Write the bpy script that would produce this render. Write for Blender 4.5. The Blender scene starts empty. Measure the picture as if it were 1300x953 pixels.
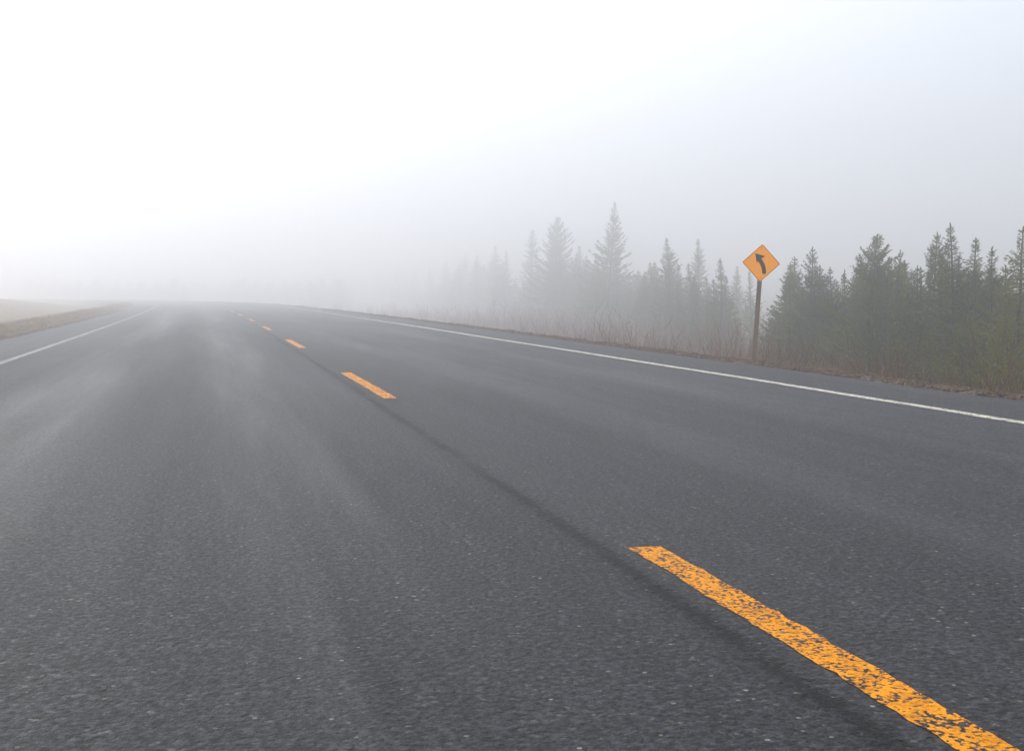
import bpy, bmesh, math, random
from mathutils import Vector, Matrix, noise
S = bpy.context.scene
COL = S.collection
R = math.radians
random.seed(11)

# ------------------------------------------------------------------ helpers
def link(name, verts, faces, mat, parent=None, smooth=False, uvs=None):
    me = bpy.data.meshes.new(name)
    me.from_pydata(verts, [], faces)
    if uvs is not None:
        ul = me.uv_layers.new(name='road')
        for p in me.polygons:
            for li in p.loop_indices:
                ul.data[li].uv = uvs[me.loops[li].vertex_index]
    for m in (mat if isinstance(mat, (list, tuple)) else [mat]):
        me.materials.append(m)
    if smooth:
        me.polygons.foreach_set('use_smooth', [True] * len(me.polygons))
    me.update()
    o = bpy.data.objects.new(name, me)
    COL.objects.link(o)
    if parent: o.parent = parent
    return o

def from_bm(name, bm, mat, parent=None):
    me = bpy.data.meshes.new(name)
    bmesh.ops.recalc_face_normals(bm, faces=bm.faces)
    bm.to_mesh(me); bm.free()
    me.materials.append(mat)
    o = bpy.data.objects.new(name, me)
    COL.objects.link(o)
    if parent: o.parent = parent
    return o

def empty(name, loc, label, cat, group=None):
    o = bpy.data.objects.new(name, None); COL.objects.link(o)
    o.location = loc; o.empty_display_size = .2
    o['label'] = label; o['category'] = cat
    if group: o['group'] = group
    return o

class NT:
    def __init__(s, mat):
        mat.use_nodes = True
        s.t = mat.node_tree; s.t.nodes.clear()
    def n(s, typ, **kw):
        nd = s.t.nodes.new(typ)
        for k, v in kw.items():
            if k.startswith('i_'):
                key = k[2:]
                nd.inputs[int(key) if key.isdigit() else key.replace('_', ' ')].default_value = v
            else: setattr(nd, k, v)
        return nd
    def l(s, a, b): s.t.links.new(a, b)
    def math(s, op, a, b=None, clamp=False):
        nd = s.t.nodes.new('ShaderNodeMath'); nd.operation = op; nd.use_clamp = clamp
        for i, v in enumerate((a, b)):
            if v is None: continue
            if isinstance(v, (int, float)): nd.inputs[i].default_value = v
            else: s.l(v, nd.inputs[i])
        return nd.outputs[0]
    def ramp(s, fac, pts, interp='LINEAR'):
        nd = s.t.nodes.new('ShaderNodeValToRGB'); cr = nd.color_ramp; cr.interpolation = interp
        while len(cr.elements) < len(pts): cr.elements.new(.5)
        for e, (p, c) in zip(cr.elements, pts):
            e.position = p
            e.color = (c, c, c, 1) if isinstance(c, (int, float)) else (*c, 1)
        s.l(fac, nd.inputs[0]); return nd.outputs[0]
    def mix(s, fac, a, b, blend='MIX'):
        nd = s.t.nodes.new('ShaderNodeMix'); nd.data_type = 'RGBA'; nd.blend_type = blend
        for i, v in ((0, fac), (6, a), (7, b)):
            if isinstance(v, (int, float)): nd.inputs[i].default_value = v if i == 0 else (v, v, v, 1)
            elif isinstance(v, tuple): nd.inputs[i].default_value = (*v, 1)
            else: s.l(v, nd.inputs[i])
        return nd.outputs[2]
    def noise(s, vec, scale, detail=4, rough=.55, out=0):
        nd = s.n('ShaderNodeTexNoise', i_Scale=scale, i_Detail=detail, i_Roughness=rough)
        s.l(vec, nd.inputs['Vector']); return nd.outputs[out]
    def out(s, sh):
        o = s.t.nodes.new('ShaderNodeOutputMaterial'); s.l(sh, o.inputs['Surface'])

# ------------------------------------------------------------------ camera
F, HC, HY = 1600.0, .80, 372.0          # focal length in photo pixels, eye height, horizon row
THETA = math.atan(378 / F)              # the view is turned right of the road
PITCH = math.atan((476.5 - HY) / F)
cam_d = bpy.data.cameras.new('camera'); cam = bpy.data.objects.new('camera', cam_d); COL.objects.link(cam)
cam.location = (0, 0, HC); cam.rotation_euler = (math.pi / 2 - PITCH, 0, -THETA)
cam_d.sensor_fit = 'HORIZONTAL'; cam_d.sensor_width = 36; cam_d.lens = 36 * F / 1300
cam_d.clip_start = .05; cam_d.clip_end = 3000
S.camera = cam

def place(px, Z):
    """ground coordinates of a photo column at a given depth"""
    xc = (px - 650) / F * Z
    return (Z * math.sin(THETA) + xc * math.cos(THETA), Z * math.cos(THETA) - xc * math.sin(THETA))

def depth_for_u(px, u):
    return u / (math.sin(THETA) + (px - 650) / F * math.cos(THETA))

# ------------------------------------------------------------------ road geometry
def dev(y):
    y = max(y, 0)
    d = -y * y / 6000
    if y > 85:
        k = min(y, 190) - 85
        d -= k * k / 400
        if y > 190: d -= (y - 190) * (2 * 105 / 400)
    return d
U_YEL, U_WR, U_WL, U_PR, U_PL = 1.31, 4.92, -2.37, 5.93, -3.46
def zroad(u):
    z = -.002 * abs(u - U_YEL)
    return z
def fbm(x, y, s, seed=0):
    return noise.fractal(Vector((x * s + seed, y * s - seed, seed * .37)), .9, 2.1, 4)
def lerp(a, b, t): return a + (b - a) * max(0, min(1, t))
def gz(u, y):
    """height of the ground at lateral offset u from the road axis"""
    if U_PL - .05 < u < U_PR + .05 and True:
        return -.20
    if u >= U_PR:
        e = zroad(U_PR)
        if u < 6.4:
            zz = lerp(e - .012, e + .022, (u - U_PR) / .18) if u < 6.11 else lerp(e + .022, e - .06, (u - 6.11) / .29)
            return zz + .016 * fbm(u, y, 5) + .012 * fbm(u, y, 1.3, 2)
        z = lerp(e - .06, -2.9, (u - 6.4) / 6.2)
        z += .05 * fbm(u, y, .9, 3) * min(1, (u - 6.4))
        if u > 12: z += min(1, (u - 12) / 5) * .25 * fbm(u, y, .12, 5)
        if u > 70: z += (u - 70) * .02
        return z
    e = zroad(U_PL)
    w = -(u - U_PL)
    if w < .5: return lerp(e - .012, e - .03, w / .5) + .012 * fbm(u, y, 5)
    z = lerp(e - .03, e + .04, (w - .5) / .6)
    if w > 1.1: z = lerp(e + .04, -.75, (w - 1.1) / 4)
    if w > 1.1: z = lerp(e + .04, -.30, (w - 1.1) / 2.5)
    if w > 3.6: z = -.30 + .10 * min(w - 3.6, 20) + .02 * max(0, w - 23.6)
    z += .03 * fbm(u, y, 1.1, 7) * min(1, w)
    return z

ys = []
y = -12.0
while y < 430:
    ys.append(y); y += .28 if y < 12 else (.5 if y < 40 else (1.2 if y < 110 else 5))
def strip(name, ulist, zf, mat, parent=None, yl=ys, struct=False, thick=None):
    v, f, uv = [], [], []
    n = len(ulist)
    for y in yl:
        d = dev(y)
        for u in ulist:
            v.append((u + d, y, zf(u, y))); uv.append((u, y))
    for i in range(len(yl) - 1):
        for j in range(n - 1):
            a = i * n + j
            f.append((a, a + 1, a + n + 1, a + n))
    o = link(name, v, f, mat, parent, smooth=True, uvs=uv)
    if struct: o['kind'] = 'structure'
    return o

# ------------------------------------------------------------------ materials
def asphalt_nodes(t):
    uv = t.n('ShaderNodeUVMap', uv_map='road').outputs[0]
    geo = t.n('ShaderNodeNewGeometry').outputs['Position']
    sep = t.n('ShaderNodeSeparateXYZ'); t.l(uv, sep.inputs[0]); U, Y = sep.outputs[0], sep.outputs[1]
    # stones of the wearing course
    vor = t.n('ShaderNodeTexVoronoi', i_Scale=85.0, i_Randomness=1.0); t.l(geo, vor.inputs['Vector'])
    cs = t.n('ShaderNodeSeparateColor'); t.l(vor.outputs['Color'], cs.inputs[0])
    stone = t.ramp(cs.outputs[0], [(0, (.012, .012, .013)), (.5, (.030, .030, .032)), (.9, (.050, .050, .050)), (.975, (.08, .075, .07)), (1, (.19, .16, .12))])
    vor2 = t.n('ShaderNodeTexVoronoi', i_Scale=74.0); t.l(geo, vor2.inputs['Vector'])
    cs2 = t.n('ShaderNodeSeparateColor'); t.l(vor2.outputs['Color'], cs2.inputs[0])
    pick = t.math('GREATER_THAN', cs2.outputs[1], .985)
    small = t.math('LESS_THAN', vor2.outputs['Distance'], .38)
    fleck = t.math('MULTIPLY', pick, small)
    fcol = t.ramp(cs2.outputs[2], [(0, (.24, .22, .19)), (.4, (.16, .11, .07)), (.8, (.12, .115, .11)), (1, (.30, .28, .26))])
    grain = t.noise(geo, 230, 3, .7)
    col = t.mix(.55, stone, t.ramp(grain, [(.3, .008), (.7, .062)]), 'MIX')
    # large blotches and streaks running with the traffic
    mp = t.n('ShaderNodeMapping'); mp.inputs['Scale'].default_value = (7.0, .05, 1); t.l(uv, mp.inputs[0])
    streak = t.noise(mp.outputs[0], 1.0, 5, .6)
    mp2 = t.n('ShaderNodeMapping'); mp2.inputs['Scale'].default_value = (1.1, .07, 1); t.l(uv, mp2.inputs[0])
    blotch = t.noise(mp2.outputs[0], 1.0, 6, .62)
    mott = t.noise(geo, 9, 4, .6)
    fac = t.math('ADD', t.math('MULTIPLY', streak, .7), t.math('ADD', t.math('MULTIPLY', blotch, .8), t.math('MULTIPLY', mott, .6)))
    fac = t.math('ADD', t.math('MULTIPLY', fac, .86), .0)
    col = t.mix(1, col, fac, 'MULTIPLY')
    pits = t.ramp(t.noise(geo, 50, 4, .75), [(.38, .06), (.48, .62), (.62, 1.9)])
    col = t.mix(1, col, pits, 'MULTIPLY')
    col = t.mix(1, col, (.93, .98, 1.12), 'MULTIPLY')
    col = t.mix(fleck, col, fcol)
    # wheel tracks: bell curves over the lateral position
    def bell(c, w):
        d = t.math('DIVIDE', t.math('SUBTRACT', U, c), w)
        return t.math('DIVIDE', 1.0, t.math('ADD', 1.0, t.math('POWER', t.math('MULTIPLY', d, d), 2)))
    tr = t.math('ADD', t.math('ADD', bell(-1.15, .36), bell(.28, .36)), t.math('MULTIPLY', t.math('ADD', bell(2.45, .33), bell(4.0, .33)), .55))
    # paving joint beside the centre line: a dark, sunken, ragged seam
    wob = t.math('ADD', t.math('MULTIPLY', t.math('SUBTRACT', t.noise(uv, 1.3, 5, .6), .5), .07), t.math('MULTIPLY', t.math('SUBTRACT', t.noise(geo, 22, 3, .7), .5), .10))
    dj = t.math('ABSOLUTE', t.math('SUBTRACT', t.math('ADD', U, wob), 1.165))
    seam = t.ramp(dj, [(0, 1), (.014, .9), (.034, .36), (.10, 0)])
    seamn = t.math('MULTIPLY', seam, t.ramp(t.noise(uv, 1.1, 5, .7), [(.30, .25), (.6, 1)]))
    col = t.mix(t.math('MULTIPLY', seamn, .80), col, (.010, .010, .011))
    # wetness
    wet = t.math('MULTIPLY', t.ramp(blotch, [(.35, .1), (.65, 1)]), t.math('ADD', .30, tr))
    rough = t.math('SUBTRACT', .62, t.math('MULTIPLY', wet, .13), True)
    # bump
    hgt = t.math('ADD', t.math('MULTIPLY', vor.outputs['Distance'], -.8), t.math('MULTIPLY', grain, .7))
    hgt = t.math('ADD', hgt, t.math('MULTIPLY', t.noise(geo, 45, 4, .7), 1.8))
    hgt = t.math('SUBTRACT', hgt, t.math('MULTIPLY', seam, 2.4))
    bmp = t.n('ShaderNodeBump', i_Strength=1.0, i_Distance=.007); t.l(hgt, bmp.inputs['Height'])
    b = t.n('ShaderNodeBsdfPrincipled')
    streaky = t.ramp(streak, [(.35, 0), (.68, 1)])
    spec = t.math('ADD', .13, t.math('MULTIPLY', t.math('MULTIPLY', wet, t.math('ADD', .45, t.math('MULTIPLY', streaky, t.math('ADD', .2, mott)))), .12))
    t.l(t.math('MULTIPLY', spec, t.math('SUBTRACT', 1.0, t.math('MULTIPLY', seamn, .6))), b.inputs['Specular IOR Level'])
    t.l(col, b.inputs['Base Color']); t.l(rough, b.inputs['Roughness']); t.l(bmp.outputs[0], b.inputs['Normal'])
    return b, geo, uv, vor, hgt, bmp

m_asph = bpy.data.materials.new('asphalt'); t = NT(m_asph); t.out(asphalt_nodes(t)[0].outputs[0])

def paint_mat(name, c1, c2, wear_lo, wear_hi):
    m = bpy.data.materials.new(name); t = NT(m)
    b, geo, uv, vor, hgt, bmp = asphalt_nodes(t)
    n1 = t.noise(geo, 75, 4, .65); n2 = t.noise(geo, 11, 4, .65)
    w = t.math('ADD', t.math('MULTIPLY', n1, .62), t.math('ADD', t.math('MULTIPLY', n2, .36), t.math('MULTIPLY', vor.outputs['Distance'], .16)))
    mask = t.ramp(w, [(wear_lo, 1), (wear_hi, 0)])
    col = t.mix(t.noise(geo, 40, 4, .6), c1, c2)
    grime = t.ramp(t.math('ADD', t.math('MULTIPLY', t.noise(geo, 14, 5, .7), .6), t.math('MULTIPLY', t.noise(geo, 130, 2, .6), .4)), [(.36, .45), (.52, .92), (.62, 1.0)])
    col = t.mix(1, col, grime, 'MULTIPLY')
    p = t.n('ShaderNodeBsdfPrincipled', i_Roughness=.5)
    p.inputs['Specular IOR Level'].default_value = .06
    t.l(col, p.inputs['Base Color']); t.l(bmp.outputs[0], p.inputs['Normal'])
    mx = t.n('ShaderNodeMixShader'); t.l(mask, mx.inputs[0]); t.l(b.outputs[0], mx.inputs[1]); t.l(p.outputs[0], mx.inputs[2])
    t.out(mx.outputs[0]); return m
m_yel = paint_mat('yellow_paint', (.97, .41, .002), (.90, .29, .002), .585, .615)
m_wht = paint_mat('white_paint', (.84, .79, .68), (.72, .68, .58), .585, .63)
m_wht2 = paint_mat('worn_white_paint', (.50, .49, .47), (.36, .36, .35), .55, .63)

m_grd = bpy.data.materials.new('verge_ground'); t = NT(m_grd)
geo = t.n('ShaderNodeNewGeometry').outputs['Position']
uv = t.n('ShaderNodeUVMap', uv_map='road').outputs[0]
sp = t.n('ShaderNodeSeparateXYZ'); t.l(uv, sp.inputs[0])
off = t.math('ABSOLUTE', t.math('SUBTRACT', sp.outputs[0], (U_PL + U_PR) / 2))
half = (U_PR - U_PL) / 2
isgr = t.ramp(t.math('ADD', t.math('SUBTRACT', off, half), t.math('MULTIPLY', t.noise(geo, 2.5, 4), .35)), [(.42, 0), (.68, 1)])
vo = t.n('ShaderNodeTexVoronoi', i_Scale=45.0); t.l(geo, vo.inputs['Vector'])
cs = t.n('ShaderNodeSeparateColor'); t.l(vo.outputs['Color'], cs.inputs[0])
gravel = t.ramp(cs.outputs[0], [(0, (.030, .022, .017)), (.6, (.085, .062, .046)), (1, (.20, .15, .11))])
grassc = t.ramp(t.noise(geo, 1.4, 6, .65), [(.3, (.075, .055, .030)), (.5, (.16, .115, .06)), (.7, (.10, .095, .04))])
grassc = t.mix(.5, grassc, t.ramp(t.noise(geo, 40, 3), [(.3, (.06, .045, .03)), (.7, (.22, .16, .09))]))
col = t.mix(isgr, gravel, grassc)
bmp = t.n('ShaderNodeBump', i_Strength=1.0, i_Distance=.02)
t.l(t.math('ADD', t.math('MULTIPLY', vo.outputs['Distance'], -1.0), t.noise(geo, 25, 4)), bmp.inputs['Height'])
b = t.n('ShaderNodeBsdfPrincipled', i_Roughness=.9); b.inputs['Specular IOR Level'].default_value = .2
t.l(col, b.inputs['Base Color']); t.l(bmp.outputs[0], b.inputs['Normal']); t.out(b.outputs[0])

def plant_mat(name, ca, cb, cc=None, rnd=.25, transl=.25, scale=1.2):
    m = bpy.data.materials.new(name); t = NT(m)
    geo = t.n('ShaderNodeNewGeometry').outputs['Position']
    oi = t.n('ShaderNodeObjectInfo').outputs['Random']
    f = t.math('ADD', t.noise(geo, scale, 5, .7), t.math('MULTIPLY', t.math('SUBTRACT', oi, .5), rnd))
    col = t.ramp(f, [(.3, ca), (.5, cb), (.72, cc or cb)])
    d = t.n('ShaderNodeBsdfDiffuse'); tl = t.n('ShaderNodeBsdfTranslucent')
    t.l(col, d.inputs[0]); t.l(col, tl.inputs[0])
    mx = t.n('ShaderNodeMixShader', i_0=transl); t.l(d.outputs[0], mx.inputs[1]); t.l(tl.outputs[0], mx.inputs[2])
    t.out(mx.outputs[0]); return m
m_need = plant_mat('spruce_needles', (.070, .096, .004), (.130, .152, .006), (.20, .185, .015), .45, .18)
m_bark = plant_mat('spruce_bark', (.05, .038, .028), (.09, .07, .055), None, .1, 0, 6)
m_dead = plant_mat('dead_branches', (.06, .05, .04), (.10, .085, .07), None, .1, 0, 6)
m_dry2 = plant_mat('dull_dry_grass', (.11, .075, .042), (.20, .145, .08), (.30, .225, .13), .2, .2, 2.5)
m_twig = plant_mat('bare_twigs', (.095, .046, .026), (.170, .088, .050), (.22, .125, .072), .2, .1, .5)
m_dry = plant_mat('dry_grass', (.14, .09, .04), (.30, .20, .09), (.42, .30, .15), .2, .3, 2.5)

# ------------------------------------------------------------------ ground and road
ul = [-420, -300, -200, -140, -100, -75, -55, -40, -30, -24, -19, -15, -12, -10, -8.5, -7.3, -6.4, -5.7, -5.2, -4.8, -4.55, -4.3, -4.1, -3.95, -3.8, -3.65, -3.52, U_PL - .0001 - .04,
      U_PL + .06, 0, U_PR - .06, U_PR + .02, 6.0, 6.08, 6.16, 6.24, 6.32, 6.4, 6.5, 6.65, 6.9, 7.3, 8, 9, 10, 11, 12, 13, 15, 17, 20, 23, 27, 31, 36, 42, 50, 60, 75, 95, 120, 160, 220, 300, 420]
ul[27] = U_PL - .02
def gzz(u, y):
    if u in (ul[27],): return zroad(U_PL) - .02
    if abs(u - (U_PR + .02)) < 1e-6: return zroad(U_PR) - .02
    return gz(u, y)
ground = strip('ground', ul, gzz, m_grd, struct=True)

def edge_w(y, s): return .025 * fbm(s, y, 1.7, s) + .012 * fbm(s, y, 9, s)
road_us = [U_PL, U_PL + .06, -3, -2.4, -1.8, -1.2, -.6, 0, .6, 1.1, 1.31, 1.9, 2.5, 3.1, 3.7, 4.3, 4.9, 5.5, U_PR - .06, U_PR]
rv, rf, ruv = [], [], []
n = len(road_us) + 2
for y in ys:
    d = dev(y)
    ww = [edge_w(y, 3.1), edge_w(y, 8.3)]
    pts = [(U_PL + ww[0] - .02, -.09)] + [(u, zroad(u) + (.004 * fbm(u, y, .35, 2))) for u in road_us] + [(U_PR + ww[1] + .02, -.09)]
    pts[1] = (U_PL + ww[0], pts[1][1] - .006); pts[-2] = (U_PR + ww[1], pts[-2][1] - .006)
    for u, z in pts:
        rv.append((u + d, y, z)); ruv.append((u, y))
for i in range(len(ys) - 1):
    for j in range(n - 1):
        a = i * n + j; rf.append((a, a + 1, a + n + 1, a + n))
road = link('road', rv, rf, m_asph, smooth=True, uvs=ruv); road['kind'] = 'structure'

def zr_true(u, y):
    # height of the road mesh at u (linear between its columns), so the paint follows it
    us = road_us
    for a, b_ in zip(us, us[1:]):
        if a <= u <= b_:
            za = zroad(a) + .004 * fbm(a, y, .35, 2); zb = zroad(b_) + .004 * fbm(b_, y, .35, 2)
            return za + (zb - za) * (u - a) / (b_ - a)
    return zroad(u)
def zline(y, u):
    # linear between rows too
    import bisect
    i = max(1, min(len(ys) - 1, bisect.bisect_right(ys, y)))
    a, b_ = ys[i - 1], ys[i]
    za, zb = zr_true(u, a), zr_true(u, b_)
    return za + (zb - za) * (y - a) / (b_ - a)
def dline(y):
    import bisect
    i = max(1, min(len(ys) - 1, bisect.bisect_right(ys, y)))
    a, b_ = ys[i - 1], ys[i]
    return dev(a) + (dev(b_) - dev(a)) * (y - a) / (b_ - a)
def marking(name, u0, u1, y0, y1, mat, jag=.004):
    yy = sorted(set([y0, y1] + [y for y in ys if y0 < y < y1] + [y0 + k * .05 for k in range(int((min(y1, 14) - y0) / .05))]))
    v, f, uv = [], [], []
    for y in yy:
        d = dline(y)
        for k, u in enumerate((u0, (u0 + u1) / 2, u1)):
            uj = u + (jag * fbm(k * 7, y, 14, 4) if k != 1 else 0)
            v.append((uj + d, y, zline(y, u) + .0016)); uv.append((uj, y))
    for i in range(len(yy) - 1):
        for j in range(2):
            a = i * 3 + j; f.append((a, a + 1, a + 4, a + 3))
    return link(name, v, f, mat, road, smooth=True, uvs=uv)
marking('edge_line', U_WR - .05, U_WR + .05, -11, 240, m_wht)
marking('edge_line', U_WL - .05, U_WL + .05, -11, 240, m_wht2, .008)
for yf in (3.735, 12.78, 21.95, 31.0, 39.8, 48.8, 57.8, 66.8, 75.8, 84.8, 93.8, 102.8):
    marking('centre_dash', U_YEL - .050, U_YEL + .056, yf - 3.25, yf, m_yel, .010)

# ------------------------------------------------------------------ sign
Zs = 14.9
sx, sy = place(957.2, Zs)
sz = zroad(U_PR) - .05
def box_bm(bm, x0, x1, y0, y1, z0, z1, bev=0):
    vs = [bm.verts.new(p) for p in ((x0,y0,z0),(x1,y0,z0),(x1,y1,z0),(x0,y1,z0),(x0,y0,z1),(x1,y0,z1),(x1,y1,z1),(x0,y1,z1))]
    fs = [bm.faces.new([vs[i] for i in q]) for q in ((0,1,2,3),(4,7,6,5),(0,4,5,1),(1,5,6,2),(2,6,7,3),(3,7,4,0))]
    if bev:
        bmesh.ops.bevel(bm, geom=list({e for f in fs for e in f.edges}), offset=bev, segments=2, affect='EDGES')
def simple_mat(name, ca, cb, rough, scale=8, spec=.3, stretch=None, bump=0):
    m = bpy.data.materials.new(name); t = NT(m)
    co = t.n('ShaderNodeTexCoord').outputs['Object']
    if stretch:
        mp = t.n('ShaderNodeMapping'); mp.inputs['Scale'].default_value = stretch; t.l(co, mp.inputs[0]); co = mp.outputs[0]
    nz = t.noise(co, scale, 5, .65)
    b = t.n('ShaderNodeBsdfPrincipled', i_Roughness=rough); b.inputs['Specular IOR Level'].default_value = spec
    t.l(t.ramp(nz, [(.3, ca), (.7, cb)]), b.inputs['Base Color'])
    if bump:
        bp = t.n('ShaderNodeBump', i_Strength=bump, i_Distance=.003); t.l(nz, bp.inputs['Height']); t.l(bp.outputs[0], b.inputs['Normal'])
    t.out(b.outputs[0]); return m
m_wood = simple_mat('weathered_wood', (.085, .064, .048), (.19, .145, .108), .8, 6, .2, (9, 9, .5), .8)
m_orange = simple_mat('orange_sheeting', (.96, .32, .001), (.98, .37, .001), .5, 2.5, .08)
m_black = simple_mat('black_sheeting', (.014, .014, .016), (.022, .022, .024), .5, 6, .12)
m_border = simple_mat('sign_border', (.12, .045, .012), (.20, .07, .014), .45, 6, .3)
m_alu = simple_mat('aluminium_back', (.38, .38, .39), (.5, .5, .5), .45, 6, .5)
m_bolt = simple_mat('galvanised_bolt', (.28, .16, .07), (.40, .26, .12), .5, 30, .5)

sign = empty('warning_sign', (sx, sy, sz), 'orange diamond warning sign with black bent arrow on a wooden post', 'road sign')
# faces the camera's side of the road; leans slightly right
hdg = math.atan2(sx, sy)
sign.rotation_mode = 'QUATERNION'
sign.rotation_quaternion = (Matrix.Rotation(R(3.2), 3, Vector((math.sin(hdg), math.cos(hdg), 0))) @ Matrix.Rotation(-hdg + R(11), 3, 'Z')).to_quaternion()
HD = .2245                      # half diagonal
HCZ = 1.213                    # height of the sign's centre over the post foot
bm = bmesh.new(); box_bm(bm, -.024, .024, -.024, .024, -.35, HCZ + HD * .80, .003)
bmesh.ops.subdivide_edges(bm, edges=[e for e in bm.edges if abs(e.verts[0].co.z - e.verts[1].co.z) > .5], cuts=8)
post = from_bm('post', bm, m_wood, sign)
def rounded_diamond(hd, rad):
    pts = []
    for k in range(4):
        a = k * math.pi / 2
        c = Vector((math.cos(a), math.sin(a))) * (hd - rad * math.sqrt(2))
        for q in range(-4, 5):
            aa = a + q * math.pi / 16
            pts.append((c.x + rad * math.cos(aa), c.y + rad * math.sin(aa)))
    return pts
def plate(name, pts, y0, y1, mat, parent, hole=None):
    bm = bmesh.new()
    fr = [bm.verts.new((x, y0, z)) for x, z in pts]
    bk = [bm.verts.new((x, y1, z)) for x, z in pts]
    n = len(pts)
    if hole:
        hf = [bm.verts.new((x, y0, z)) for x, z in hole]; hb = [bm.verts.new((x, y1, z)) for x, z in hole]
        for i in range(n):
            j = (i + 1) % n
            bm.faces.new((fr[i], fr[j], hf[j], hf[i])); bm.faces.new((bk[i], bk[j], hb[j], hb[i]))
            bm.faces.new((fr[i], bk[i], bk[j], fr[j])); bm.faces.new((hf[i], hb[i], hb[j], hf[j]))
    else:
        bm.faces.new(fr); bm.faces.new(bk[::-1])
        for i in range(n):
            j = (i + 1) % n; bm.faces.new((fr[i], bk[i], bk[j], fr[j]))
    o = from_bm(name, bm, mat, parent); o.location = (0, 0, HCZ); return o
panel = plate('sign_panel', rounded_diamond(HD, .018), -.0275, -.0245, m_orange, sign)
plate('panel_back', rounded_diamond(HD - .001, .018), -.0243, -.0241, m_alu, sign).parent = panel
bpy.data.objects['panel_back'].location = (0, 0, 0)
br = plate('border', rounded_diamond(HD - .005, .015), -.0287, -.0277, m_border, sign, rounded_diamond(HD - .0125, .012)); br.parent = panel; br.location = (0, 0, 0)
panel.location = (0, 0, HCZ)
ca, sa = math.cos(R(4)), math.sin(R(4))
def loc(px, py):
    x, z = (px - 240) / 121 * HD, -(py - 226) / 121 * HD
    return (x * ca - z * sa, x * sa + z * ca)
left = [(246, 294), (246, 280), (244, 265), (240, 250), (234, 236), (227, 224), (219, 213)]
right = [(270, 294), (270.5, 280), (269, 262), (265, 244), (258, 227), (249, 211), (240, 198)]
arrow = [loc(*p) for p in left] + [loc(212, 226), loc(202, 164), loc(265, 183)] + [loc(*p) for p in right[::-1]]
# order: up the left side, head, down the right side
bm = bmesh.new()
L = [bm.verts.new((loc(*p)[0], -.0290, loc(*p)[1])) for p in left]; Rr = [bm.verts.new((loc(*p)[0], -.0290, loc(*p)[1])) for p in right]
for i in range(len(L) - 1): bm.faces.new((L[i], L[i + 1], Rr[i + 1], Rr[i]))
h1, h2, h3 = [bm.verts.new((loc(*p)[0], -.0290, loc(*p)[1])) for p in ((212, 226), (202, 164), (265, 183))]
bm.faces.new((L[-1], h1, h2)); bm.faces.new((L[-1], h2, Rr[-1])); bm.faces.new((Rr[-1], h2, h3))
g = bmesh.ops.extrude_face_region(bm, geom=bm.faces[:])
for vtx in [e for e in g['geom'] if isinstance(e, bmesh.types.BMVert)]: vtx.co.y = -.0276
from_bm('arrow', bm, m_black, panel)
for px, py in ((244, 131), (237, 318)):
    bm = bmesh.new(); x, z = loc(px, py)
    bmesh.ops.create_cone(bm, cap_ends=True, segments=12, radius1=.0065, radius2=.005, depth=.006, matrix=Matrix.Translation((x, -.031, z)) @ Matrix.Rotation(math.pi / 2, 4, 'X'))
    from_bm('bolt', bm, m_bolt, panel)

# ------------------------------------------------------------------ trees
def frame_of(d):
    d = d.normalized(); a = Vector((0, 0, 1)) if abs(d.z) < .9 else Vector((1, 0, 0))
    s = d.cross(a).normalized(); return d, s, s.cross(d).normalized()
def tube(v, f, pts, rad, k=6):
    base = len(v)
    for i, p in enumerate(pts):
        d = (pts[min(i + 1, len(pts) - 1)] - pts[max(i - 1, 0)])
        _, s, q = frame_of(d)
        for j in range(k):
            a = 2 * math.pi * j / k
            v.append(tuple(p + (s * math.cos(a) + q * math.sin(a)) * rad[i]))
    for i in range(len(pts) - 1):
        for j in range(k):
            a = base + i * k + j; b_ = base + i * k + (j + 1) % k
            f.append((a, b_, b_ + k, a + k))
def spray(v, f, p, d, ln, wd, rng):
    """one needle-covered shoot: two crossed tapering blades"""
    d, s, q = frame_of(d)
    a = rng.random() * math.pi
    for k in range(2):
        w = (s * math.cos(a + k * 1.5) + q * math.sin(a + k * 1.5)) * wd
        b_ = len(v)
        m = p + d * ln * .45
        v.extend([tuple(p), tuple(m + w), tuple(p + d * ln), tuple(m - w)])
        f.append((b_, b_ + 1, b_ + 2, b_ + 3))
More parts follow.
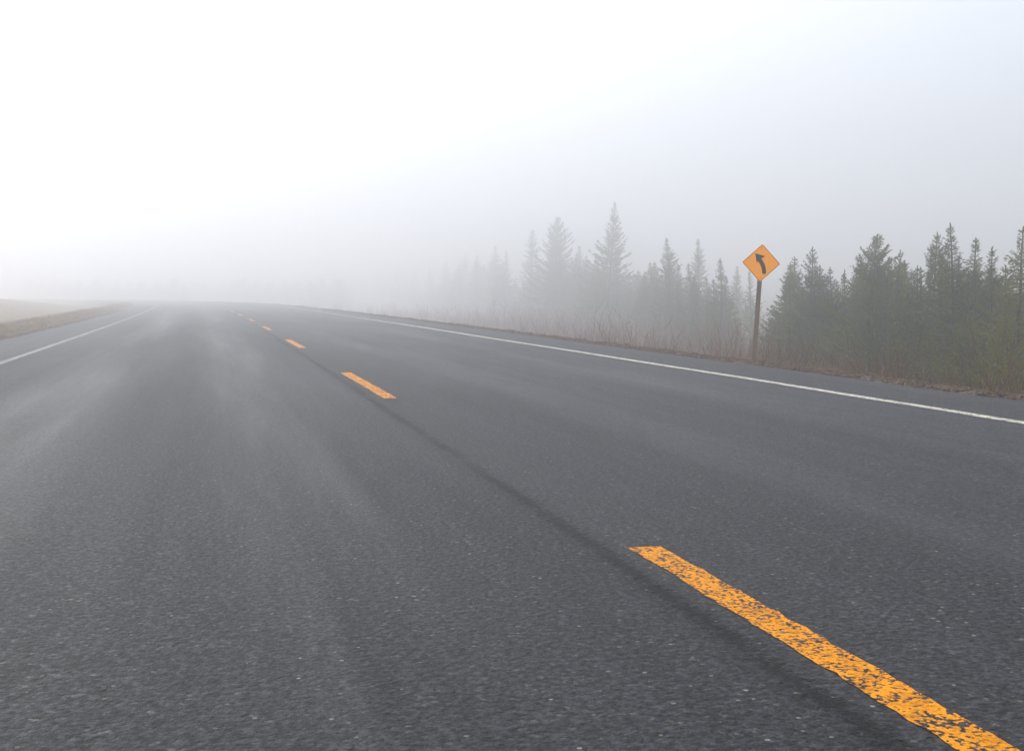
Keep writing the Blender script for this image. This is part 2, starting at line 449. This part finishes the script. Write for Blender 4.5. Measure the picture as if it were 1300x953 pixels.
def conifer(seed, h=7.0, r=1.5, kind='spruce', dens=1.0):
    rng = random.Random(seed)
    tv, tf, cv, cf = [], [], [], []
    bend = Vector((rng.uniform(-1, 1), rng.uniform(-1, 1), 0)) * .03 * h
    def axis(t): return Vector((0, 0, h * t)) + bend * (t * t) + Vector((math.sin(t * 9 + seed), math.cos(t * 7 + seed), 0)) * .012 * h * t * (1 - t) * 2
    pts = [axis(k / 14) for k in range(15)]
    tube(tv, tf, pts, [.013 * h * (1 - k / 14.6) + .006 for k in range(15)], 8)
    t = .09
    lobes = [rng.uniform(.66, 1.25) for _ in range(9)]
    dead = kind == 'dead'
    while t < .985:
        if kind == 'pine': prof = (1 - t) ** .72 * min(1, (t + .15) * 2.0) * 1.05
        elif kind == 'narrow': prof = (1 - t) ** .9 * .82 + .03
        elif dead: prof = (1 - t) ** .8 * .5 + .02
        else: prof = (1 - t) ** .82 + .02
        nb = rng.randint(4, 6) if not dead else 4
        ph = rng.random() * 6.28
        for k in range(nb):
            if rng.random() < .10: continue
            az = ph + k * 6.283 / nb + rng.uniform(-.35, .35)
            lob = lobes[int((az % 6.283) / 6.284 * 3) + 3 * int(t * 2.99)]
            L_ = r * prof * rng.uniform(.55, 1.15) * lob
            if rng.random() < .04: L_ *= 1.2
            if L_ < .05: L_ = .05
            el = lerp(-.30, .75, (t - .1) * 1.1) + rng.uniform(-.18, .18)
            if kind == 'pine': el = lerp(-.10, .80, t) + rng.uniform(-.2, .25)
            o = Vector((math.cos(az), math.sin(az), 0))
            p0 = axis(t)
            tip_up = rng.uniform(.08, .28)
            bp = []
            ns = 5
            for q in range(ns + 1):
                s_ = q / ns
                bp.append(p0 + o * (L_ * s_ * math.cos(el)) + Vector((0, 0, L_ * (s_ * math.sin(el) - .18 * s_ * (1 - t) * math.sin(s_ * 3.14) + tip_up * s_ * s_))))
            tube(tv, tf, bp, [.0022 * h * (1 - t) * (1 - .85 * q / ns) + .003 for q in range(ns + 1)], 3)
            if dead and rng.random() < .8:
                nsp = 2
            else:
                nsp = int((10 + L_ * 50) * dens * (1.2 if kind == 'pine' else 1))
            for q in range(nsp):
                s_ = rng.random() ** .75
                x = s_ * ns; i = min(int(x), ns - 1)
                p = bp[i].lerp(bp[i + 1], x - i)
                side = o.cross(Vector((0, 0, 1))) * rng.choice((-1, 1))
                dr = o * rng.uniform(.3, 1) + side * rng.uniform(.1, 1) * (1.1 - .4 * s_) + Vector((0, 0, rng.uniform(-.45, .25)))
                if kind == 'pine': dr += Vector((0, 0, rng.uniform(0, .7)))
                ln = rng.uniform(.07, .17) * (1.25 - .45 * s_) * (1 if L_ > .3 else .65) * (.6 + L_ * .35)
                p = p + side * rng.uniform(0, .22) * L_ * (1 - s_ * .7)
                spray(cv, cf, p, dr, ln, ln * rng.uniform(.11, .17), rng)
        t += rng.uniform(.010, .019) * (1.35 if dead else 1) * (7.0 / h) ** .5
    # leader
    for k in range(8): spray(cv, cf, axis(.965 + .004 * k), Vector((rng.uniform(-.3, .3), rng.uniform(-.3, .3), 1)), .10, .016, rng)
    return tv, tf, cv, cf, axis(1)
protos = {}
def make_proto(key, seed, h, r, kind, dens=1.0):
    tv, tf, cv, cf, tip = conifer(seed, h, r, kind, dens)
    a = bpy.data.meshes.new('trunk'); a.from_pydata(tv, [], tf); a.materials.append(m_dead if kind == 'dead' else m_bark)
    b_ = bpy.data.meshes.new('crown'); b_.from_pydata(cv, [], cf); b_.materials.append(m_need)
    protos[key] = (a, b_, h, tip)
for k in range(4): make_proto('s%d' % k, 20 + k, 7, 1.75, 'spruce')
for k in range(3): make_proto('n%d' % k, 40 + k, 7, 1.6, 'narrow')
for k in range(3): make_proto('p%d' % k, 60 + k, 6.5, 1.7, 'pine')
make_proto('d0', 81, 6, 1.2, 'dead')
rt = random.Random(5)
def zfac(px): return lerp(1.55, .56, (px - 480) / 560)
def tree(px, ytip, u, key, label, group=None, wide=1.0, Z=None):
    Z = Z or depth_for_u(px, u) * zfac(px)
    x, y = place(px, Z)
    for _ in range(1):
        uu = x - dev(y)
    z0 = gz(uu, y) - .05
    ztip = HC - (ytip - HY) / F * Z * 1.0
    H = ztip - z0
    a, b_, h, tip = protos[key]
    s = H / h
    o = empty('dead_spruce' if key[0] == 'd' else ('pine_tree' if key[0] == 'p' else 'spruce_tree'), (x, y, z0), label, 'tree', group)
    wide *= 1.15 if px > 800 else 1.3
    o.scale = (s * wide, s * wide, s); o.rotation_euler = (rt.gauss(0, .018), rt.gauss(0, .018), rt.uniform(0, 6.28))
    off = o.rotation_euler.to_matrix() @ Vector((tip.x * s * wide, tip.y * s * wide, tip.z * s))
    o.location.x -= off.x; o.location.y -= off.y      # the top, not the foot, stands at the measured place
    for nm, me in (('trunk', a), ('crown', b_)):
        c = bpy.data.objects.new(nm, me); COL.objects.link(c); c.parent = o
    return o
G = 'conifers lining the right side of the road'
named = [
 (1296, 288, 24.0, 's0', 'tall dark green spruce cut off by the right edge of the view', 1.05),
 (1257, 314, 25.5, 'n0', 'narrow spruce just left of the tree at the right edge', 1.0),
 (1236, 303, 26.5, 'n1', 'slim pointed spruce standing right of the tallest full-crowned tree of the near group', 1.1),
 (1203, 284, 24.5, 's1', 'broad dark spruce with the highest top among the near trees right of the sign', 1.0),
 (1187, 296, 26.0, 'p0', 'bushy conifer pressed against the left flank of the broad high-topped spruce', .8),
 (1163, 338, 25.0, 's2', 'low spruce filling the gap left of the broad high-topped spruce', .85),
 (1141, 318, 26.0, 'p1', 'round-topped conifer, right one of the two bushy neighbours midway between sign and right edge', .75),
 (1112, 298, 25.0, 'p2', 'wide airy conifer, left one of the two bushy neighbours midway between sign and right edge', 1.0),
 (1071, 343, 27.0, 'd0', 'thin nearly bare dead spruce in the sky gap right of the sign', .9),
 (1052, 340, 25.0, 's3', 'short soft green spruce between the bare dead spruce and the group by the sign', .95),
 (1030, 314, 25.0, 's2', 'dark spruce with a sharp narrow top, second tree right of the sign', .85),
 (1002, 334, 24.5, 'p0', 'first green tree right of the sign, with a ragged bushy top', .85),
 (950, 344, 36.0, 'n2', 'pale fogged spruce directly behind the sign post', 1.2),
 (935, 338, 40.0, 's0', 'very faint spruce showing just left of the sign', .8),
 (913, 328, 25.5, 'n0', 'pointed spruce a little left of the sign, with a fainter one behind it', 1.25),
 (885, 304, 33.0, 'n1', 'slender pale spruce between the dense mid-green tree and the pointed one by the sign', .95),
 (862, 352, 26.0, 's1', 'low fogged spruce at the right foot of the dense mid-green tree', 1.0),
 (845, 302, 24.5, 's3', 'dense mid-green spruce with a leaning ragged top, well left of the sign', 1.0),
 (818, 345, 26.0, 'p1', 'small misty conifer between the very tall spire and the dense mid-green tree', .8),
 (780, 257, 26.0, 's0', 'tallest spire-like spruce standing hazy over the whole tree line', .72),
 (757, 325, 25.0, 's2', 'hazy lower spruce at the left shoulder of the tallest spire', .9),
 (735, 312, 27.0, 'n2', 'faint slim spruce between the broad ghostly tree and the tallest spire', 1.1),
 (708, 276, 25.0, 'p2', 'broad ghostly conifer, second highest top in the thick fog', .85),
 (676, 292, 25.5, 'n0', 'faint narrow spruce just left of the broad ghostly conifer', 1.3),
 (643, 318, 25.0, 's1', 'ghostly spruce, right one of the close pair left of the broad ghostly conifer', .8),
 (629, 312, 25.5, 'n1', 'ghostly spruce, left one of the close pair left of the broad ghostly conifer', 1.1),
 (606, 326, 25.0, 's3', 'barely visible spruce left of the ghostly close pair', .9),
]
for px, yt, u, key, lab, wd in named:
    tree(px, yt, u, key, lab, G, wd)
for px, yt, u in ((584, 332, 25), (566, 330, 26), (545, 338, 25), (526, 336, 26), (505, 340, 25), (484, 344, 26), (462, 347, 25), (440, 350, 26)):
    tree(px, yt, u, rt.choice(['s0', 's1', 's3', 'p0']), 'conifer at the far left end of the tree line, almost dissolved in fog', 'far conifers almost dissolved in fog', 1.0)
for k in range(26):
    Z = rt.uniform(205, 265); px = 40 + k * 16 + rt.uniform(-6, 6)
    tree(px, rt.uniform(350, 358), None, rt.choice(['s0', 's1', 's3', 'p0']), 'far conifer beyond the road bend, a mere shade in the fog', 'far conifers beyond the bend', 2.0, Z=Z)
keys = ['s0', 's1', 's2', 's3', 'n0', 'n1', 'p0', 'p1']
gb = 'lower conifers filling in among the named ones'
def lab_fill(px):
    if px > 1000: return 'lower spruce crowded among the dark green trees right of the sign'
    if px > 800: return 'lower misty spruce crowded among the mid-distance trees left of the sign'
    return 'lower ghostly conifer crowded in the foggy stretch below the tallest spire'
# lower trees closing the line below the tops
for k in range(78):
    px = 1312 - k * 10.0 + rt.uniform(-5, 5)
    if abs(px - 962) < 34 or px < 545: continue
    u = rt.uniform(25, 30)
    base = (338 if px < 800 else 346) + 14 * math.sin(px * .05) + rt.uniform(-8, 16)
    tree(px, base + (10 if 1060 < px < 1085 else 0), u, rt.choice(keys), lab_fill(px), gb + (' right' if px > 1000 else (' middle' if px > 800 else ' left')), 1.0 if px > 1000 else 1.25)
for k in range(24):
    px = 1002 + k * 21 + rt.uniform(-6, 6)
    if 1058 < px < 1088: continue
    tree(px, 334 + rt.uniform(-10, 12), rt.uniform(25, 28), rt.choice(['s0', 's1', 's2', 's3', 'p0', 'p1']), lab_fill(1100), gb + ' right', 1.05)
# small spruces in front, as at the right edge
for px, yt, u in ((1225, 395, 22.5), (1278, 402, 22.0), (1180, 420, 23), (1102, 405, 23), (1015, 408, 23.5), (880, 405, 23), (985, 392, 23)):
    tree(px, yt, u, rt.choice(['s0', 's1', 's2']), 'small young spruce standing in the brown brush in front of the taller trees', 'young spruces in front of the tree line', 1.1)

# ------------------------------------------------------------------ brush, grass, stones (uncountable)
rb = random.Random(9)
v, f = [], []
def bush(x, y, z, h, r, n):
    for k in range(n):
        az = rb.random() * 6.28; lean = rb.uniform(.05, .75)
        p = Vector((x + rb.uniform(-r, r) * .35, y + rb.uniform(-r, r) * .35, z))
        d = Vector((math.cos(az) * lean, math.sin(az) * lean, 1)).normalized()
        L_ = h * rb.uniform(.55, 1.05)
        w = .0024 + .00011 * y
        pts = [p]
        for q in range(3):
            d = (d + Vector((rb.uniform(-.2, .2), rb.uniform(-.2, .2), .15))).normalized()
            pts.append(pts[-1] + d * L_ / 3)
        def blade(ps, w):
            s = Vector((rb.uniform(-1, 1), rb.uniform(-1, 1), .1)).normalized()
            b_ = len(v)
            for i, pp in enumerate(ps):
                ww = w * (1 - i / len(ps))
                v.append(tuple(pp - s * ww)); v.append(tuple(pp + s * ww))
            for i in range(len(ps) - 1):
                f.append((b_ + 2 * i, b_ + 2 * i + 1, b_ + 2 * i + 3, b_ + 2 * i + 2))
        blade(pts, w)
        for q in range(5):
            i = rb.choice((1, 1, 2, 2, 3)); pp = pts[i].lerp(pts[i - 1], rb.random())
            dd = (d + Vector((rb.uniform(-1, 1), rb.uniform(-1, 1), rb.uniform(-.1, .6)))).normalized() * L_ * rb.uniform(.15, .35)
            blade([pp, pp + dd * .5, pp + dd + Vector((0, 0, .05))], w * .75)
for k in range(3600):
    y = 12 + 205 * rb.random() ** 1.7
    u = (rb.uniform(13.5, 26) if rb.random() < .85 else rb.uniform(11.5, 14)) * lerp(.72, 1.3, (y - 20) / 150)
    h = rb.uniform(1.2, 2.7) * lerp(.5, 1, (u - 11) / 4) * (1 + .3 * fbm(u, y, .3))
    if y < 50: h *= 1.05
    bush(u + dev(y), y, gz(u, y), h, 1.0, rb.randint(22, 30) if y < 40 else rb.randint(14, 20) if y < 90 else 8)
o = link('brush', v, f, m_twig); o['kind'] = 'stuff'; o['label'] = 'brown leafless brush filling the hollow below the conifers'; o['category'] = 'brush'
def grass(name, label, gen, n, hmin, hmax, mat=m_dry):
    v, f = [], []
    for k in range(n):
        u, y, s = gen()
        z = gz(u, y); x = u + dev(y)
        h = rb.uniform(hmin, hmax) * s
        az = rb.random() * 6.28; lean = rb.uniform(.1, .9)
        d = Vector((math.cos(az), math.sin(az), 0)) * lean * h
        sd = Vector((-math.sin(az * 1.3), math.cos(az * 1.3), 0)) * rb.uniform(.0015, .003) * (1 + y * .035)
        p = Vector((x, y, z - .01)); b_ = len(v)
        v.extend([tuple(p - sd), tuple(p + sd), tuple(p + d * .35 + Vector((0, 0, h * .6)) + sd * .7), tuple(p + d * .35 + Vector((0, 0, h * .6)) - sd * .7), tuple(p + d + Vector((0, 0, h * .9)))])
        f.extend([(b_, b_ + 1, b_ + 2, b_ + 3), (b_ + 3, b_ + 2, b_ + 4)])
    o = link(name, v, f, mat); o['kind'] = 'stuff'; o['label'] = label; o['category'] = 'grass'
def gr():
    while True:
        y = 4 + 110 * rb.random() ** 1.5; u = 6.30 + abs(rb.gauss(0, .38))
        c = .5 + .9 * fbm(u * 2, y * .8, .8, 4)
        if rb.random() < c: return u, y, max(.3, c)
def gl():
    while True:
        y = 6 + 120 * rb.random() ** 1.4; u = -3.95 - abs(rb.gauss(0, .9))
        c = .75 + .9 * fbm(u * 2, y * .8, .6, 14)
        if rb.random() < c: return u, y, max(.35, c) * (1 + 1.1 * max(0, fbm(u * 1.5, y, .45, 31)))
grass('dry_grass', 'thin dry straw-coloured grass along the right gravel edge', gr, 22000, .03, .12)
grass('dry_grass', 'dry tan grass growing along the left shoulder', gl, 50000, .03, .12, m_dry2)
# the taller tuft beside the sign post
cx, cy = place(987, 15.4); uc = cx - dev(cy)
grass('grass_tuft', 'orange-brown dry tuft just right of the sign post', lambda: (uc + rb.gauss(0, .04), cy + rb.gauss(0, .05), 1), 260, .10, .24)
bpy.data.objects['grass_tuft']['kind'] = 'stuff'

# loose gravel on both road edges
v, f = [], []
def stone(x, y, z, s):
    b_ = len(v)
    m = Matrix.Rotation(rb.random() * 6.28, 3, 'Z') @ Matrix.Diagonal((s * rb.uniform(.7, 1.4), s * rb.uniform(.7, 1.2), s * rb.uniform(.5, .9)))
    for p in ((1, 0, 0), (.3, .9, .1), (-.8, .6, 0), (-.8, -.5, .1), (.2, -1, 0), (.3, .2, .8), (-.3, -.3, .75)):
        q = m @ Vector([c + rb.uniform(-.15, .15) for c in p]); v.append((x + q.x, y + q.y, z + q.z))
    for q in ((0, 1, 5), (1, 2, 5), (2, 6, 5), (2, 3, 6), (3, 4, 6), (4, 5, 6), (4, 0, 5)):
        f.append(tuple(b_ + i for i in q))
for k in range(20000):
    y = 5 + 60 * rb.random() ** 1.4
    if rb.random() < .7: u = 5.95 + abs(rb.gauss(0, .20))
    else: u = -3.5 - abs(rb.gauss(0, .3))
    stone(u + dev(y), y, gz(u, y), rb.uniform(.007, .028) * (1 + .8 * (rb.random() < .06)))
m_gr = plant_mat('gravel_stones', (.045, .032, .024), (.11, .08, .06), (.24, .18, .13), .2, 0, 30)
o = link('gravel', v, f, m_gr); o['kind'] = 'stuff'; o['label'] = 'loose brown gravel along both road edges'; o['category'] = 'gravel'

# ------------------------------------------------------------------ haze
SIG = .0142
m_h = bpy.data.materials.new('fog'); m_h.use_nodes = True; nt = m_h.node_tree; nt.nodes.clear()
pv = nt.nodes.new('ShaderNodeVolumePrincipled'); pv.inputs['Density'].default_value = SIG
pv.inputs['Color'].default_value = (.96, .97, .99, 1); pv.inputs['Anisotropy'].default_value = .85
mo = nt.nodes.new('ShaderNodeOutputMaterial'); nt.links.new(pv.outputs[0], mo.inputs['Volume'])
bm = bmesh.new()
zlo = min(vv.co.z for vv in ground.data.vertices) - 1
box_bm(bm, -760, 470, -40, 450, zlo, 13)
hz = from_bm('haze', bm, m_h); hz['kind'] = 'stuff'; hz['label'] = 'thick pale fog over road and trees'; hz['category'] = 'fog'

# ------------------------------------------------------------------ sky and sun
SUN_AZ, SUN_EL = R(-30), R(36)      # azimuth clockwise from +Y
sd = Vector((math.sin(SUN_AZ) * math.cos(SUN_EL), math.cos(SUN_AZ) * math.cos(SUN_EL), math.sin(SUN_EL)))
W = bpy.data.worlds.new('World'); S.world = W; W.use_nodes = True
class WN(NT):
    def __init__(s, w): s.t = w.node_tree; s.t.nodes.clear()
t = WN(W)
sky = t.n('ShaderNodeTexSky', sky_type='NISHITA', sun_disc=False, sun_elevation=SUN_EL, sun_rotation=SUN_AZ, dust_density=4.0, air_density=1.0)
tc = t.n('ShaderNodeTexCoord').outputs['Generated']
nv = t.n('ShaderNodeVectorMath', operation='NORMALIZE'); t.l(tc, nv.inputs[0])
dt = t.n('ShaderNodeVectorMath', operation='DOT_PRODUCT'); t.l(nv.outputs[0], dt.inputs[0]); dt.inputs[1].default_value = sd
glow = t.math('POWER', t.math('MAXIMUM', dt.outputs['Value'], 0), 2.6)
sp = t.n('ShaderNodeSeparateXYZ'); t.l(nv.outputs[0], sp.inputs[0])
dk = t.n('ShaderNodeVectorMath', operation='DOT_PRODUCT'); t.l(nv.outputs[0], dk.inputs[0]); dk.inputs[1].default_value = Vector((.2, -.9, .35)).normalized()
back = t.math('MAXIMUM', dk.outputs['Value'], 0)     # added unseen brightness behind the viewer, lifts the sign face and tree fronts
cloud = t.mix(glow, (8.1, 8.75, 9.7), (22, 22.3, 23.4))
cloud = t.mix(back, cloud, (20, 19.6, 19.0))
cloud = t.mix(1, cloud, t.ramp(sp.outputs[2], [(0, .57), (.26, 1)]), 'MULTIPLY')
skyc = t.mix(.80, sky.outputs[0], cloud)       # fog bank above: the blue sky shows through only weakly
bg = t.n('ShaderNodeBackground', i_Strength=.09); t.l(skyc, bg.inputs[0])
wo = t.n('ShaderNodeOutputWorld'); t.l(bg.outputs[0], wo.inputs['Surface'])
sl = bpy.data.lights.new('sun', 'SUN'); sl.energy = .9; sl.angle = R(14); sl.color = (1, .975, .94)
so = bpy.data.objects.new('sun', sl); COL.objects.link(so)
so.rotation_euler = (-sd).to_track_quat('-Z', 'Y').to_euler()
so.location = (0, 0, 40)

# ------------------------------------------------------------------ render
S.view_settings.view_transform = 'Standard'; S.view_settings.look = 'None'
S.view_settings.exposure = 0.34; S.view_settings.gamma = 1
S.render.engine = 'CYCLES'
c = S.cycles
c.max_bounces = 6; c.volume_bounces = 3; c.diffuse_bounces = 3; c.glossy_bounces = 3; c.transparent_max_bounces = 8
c.use_denoising = True
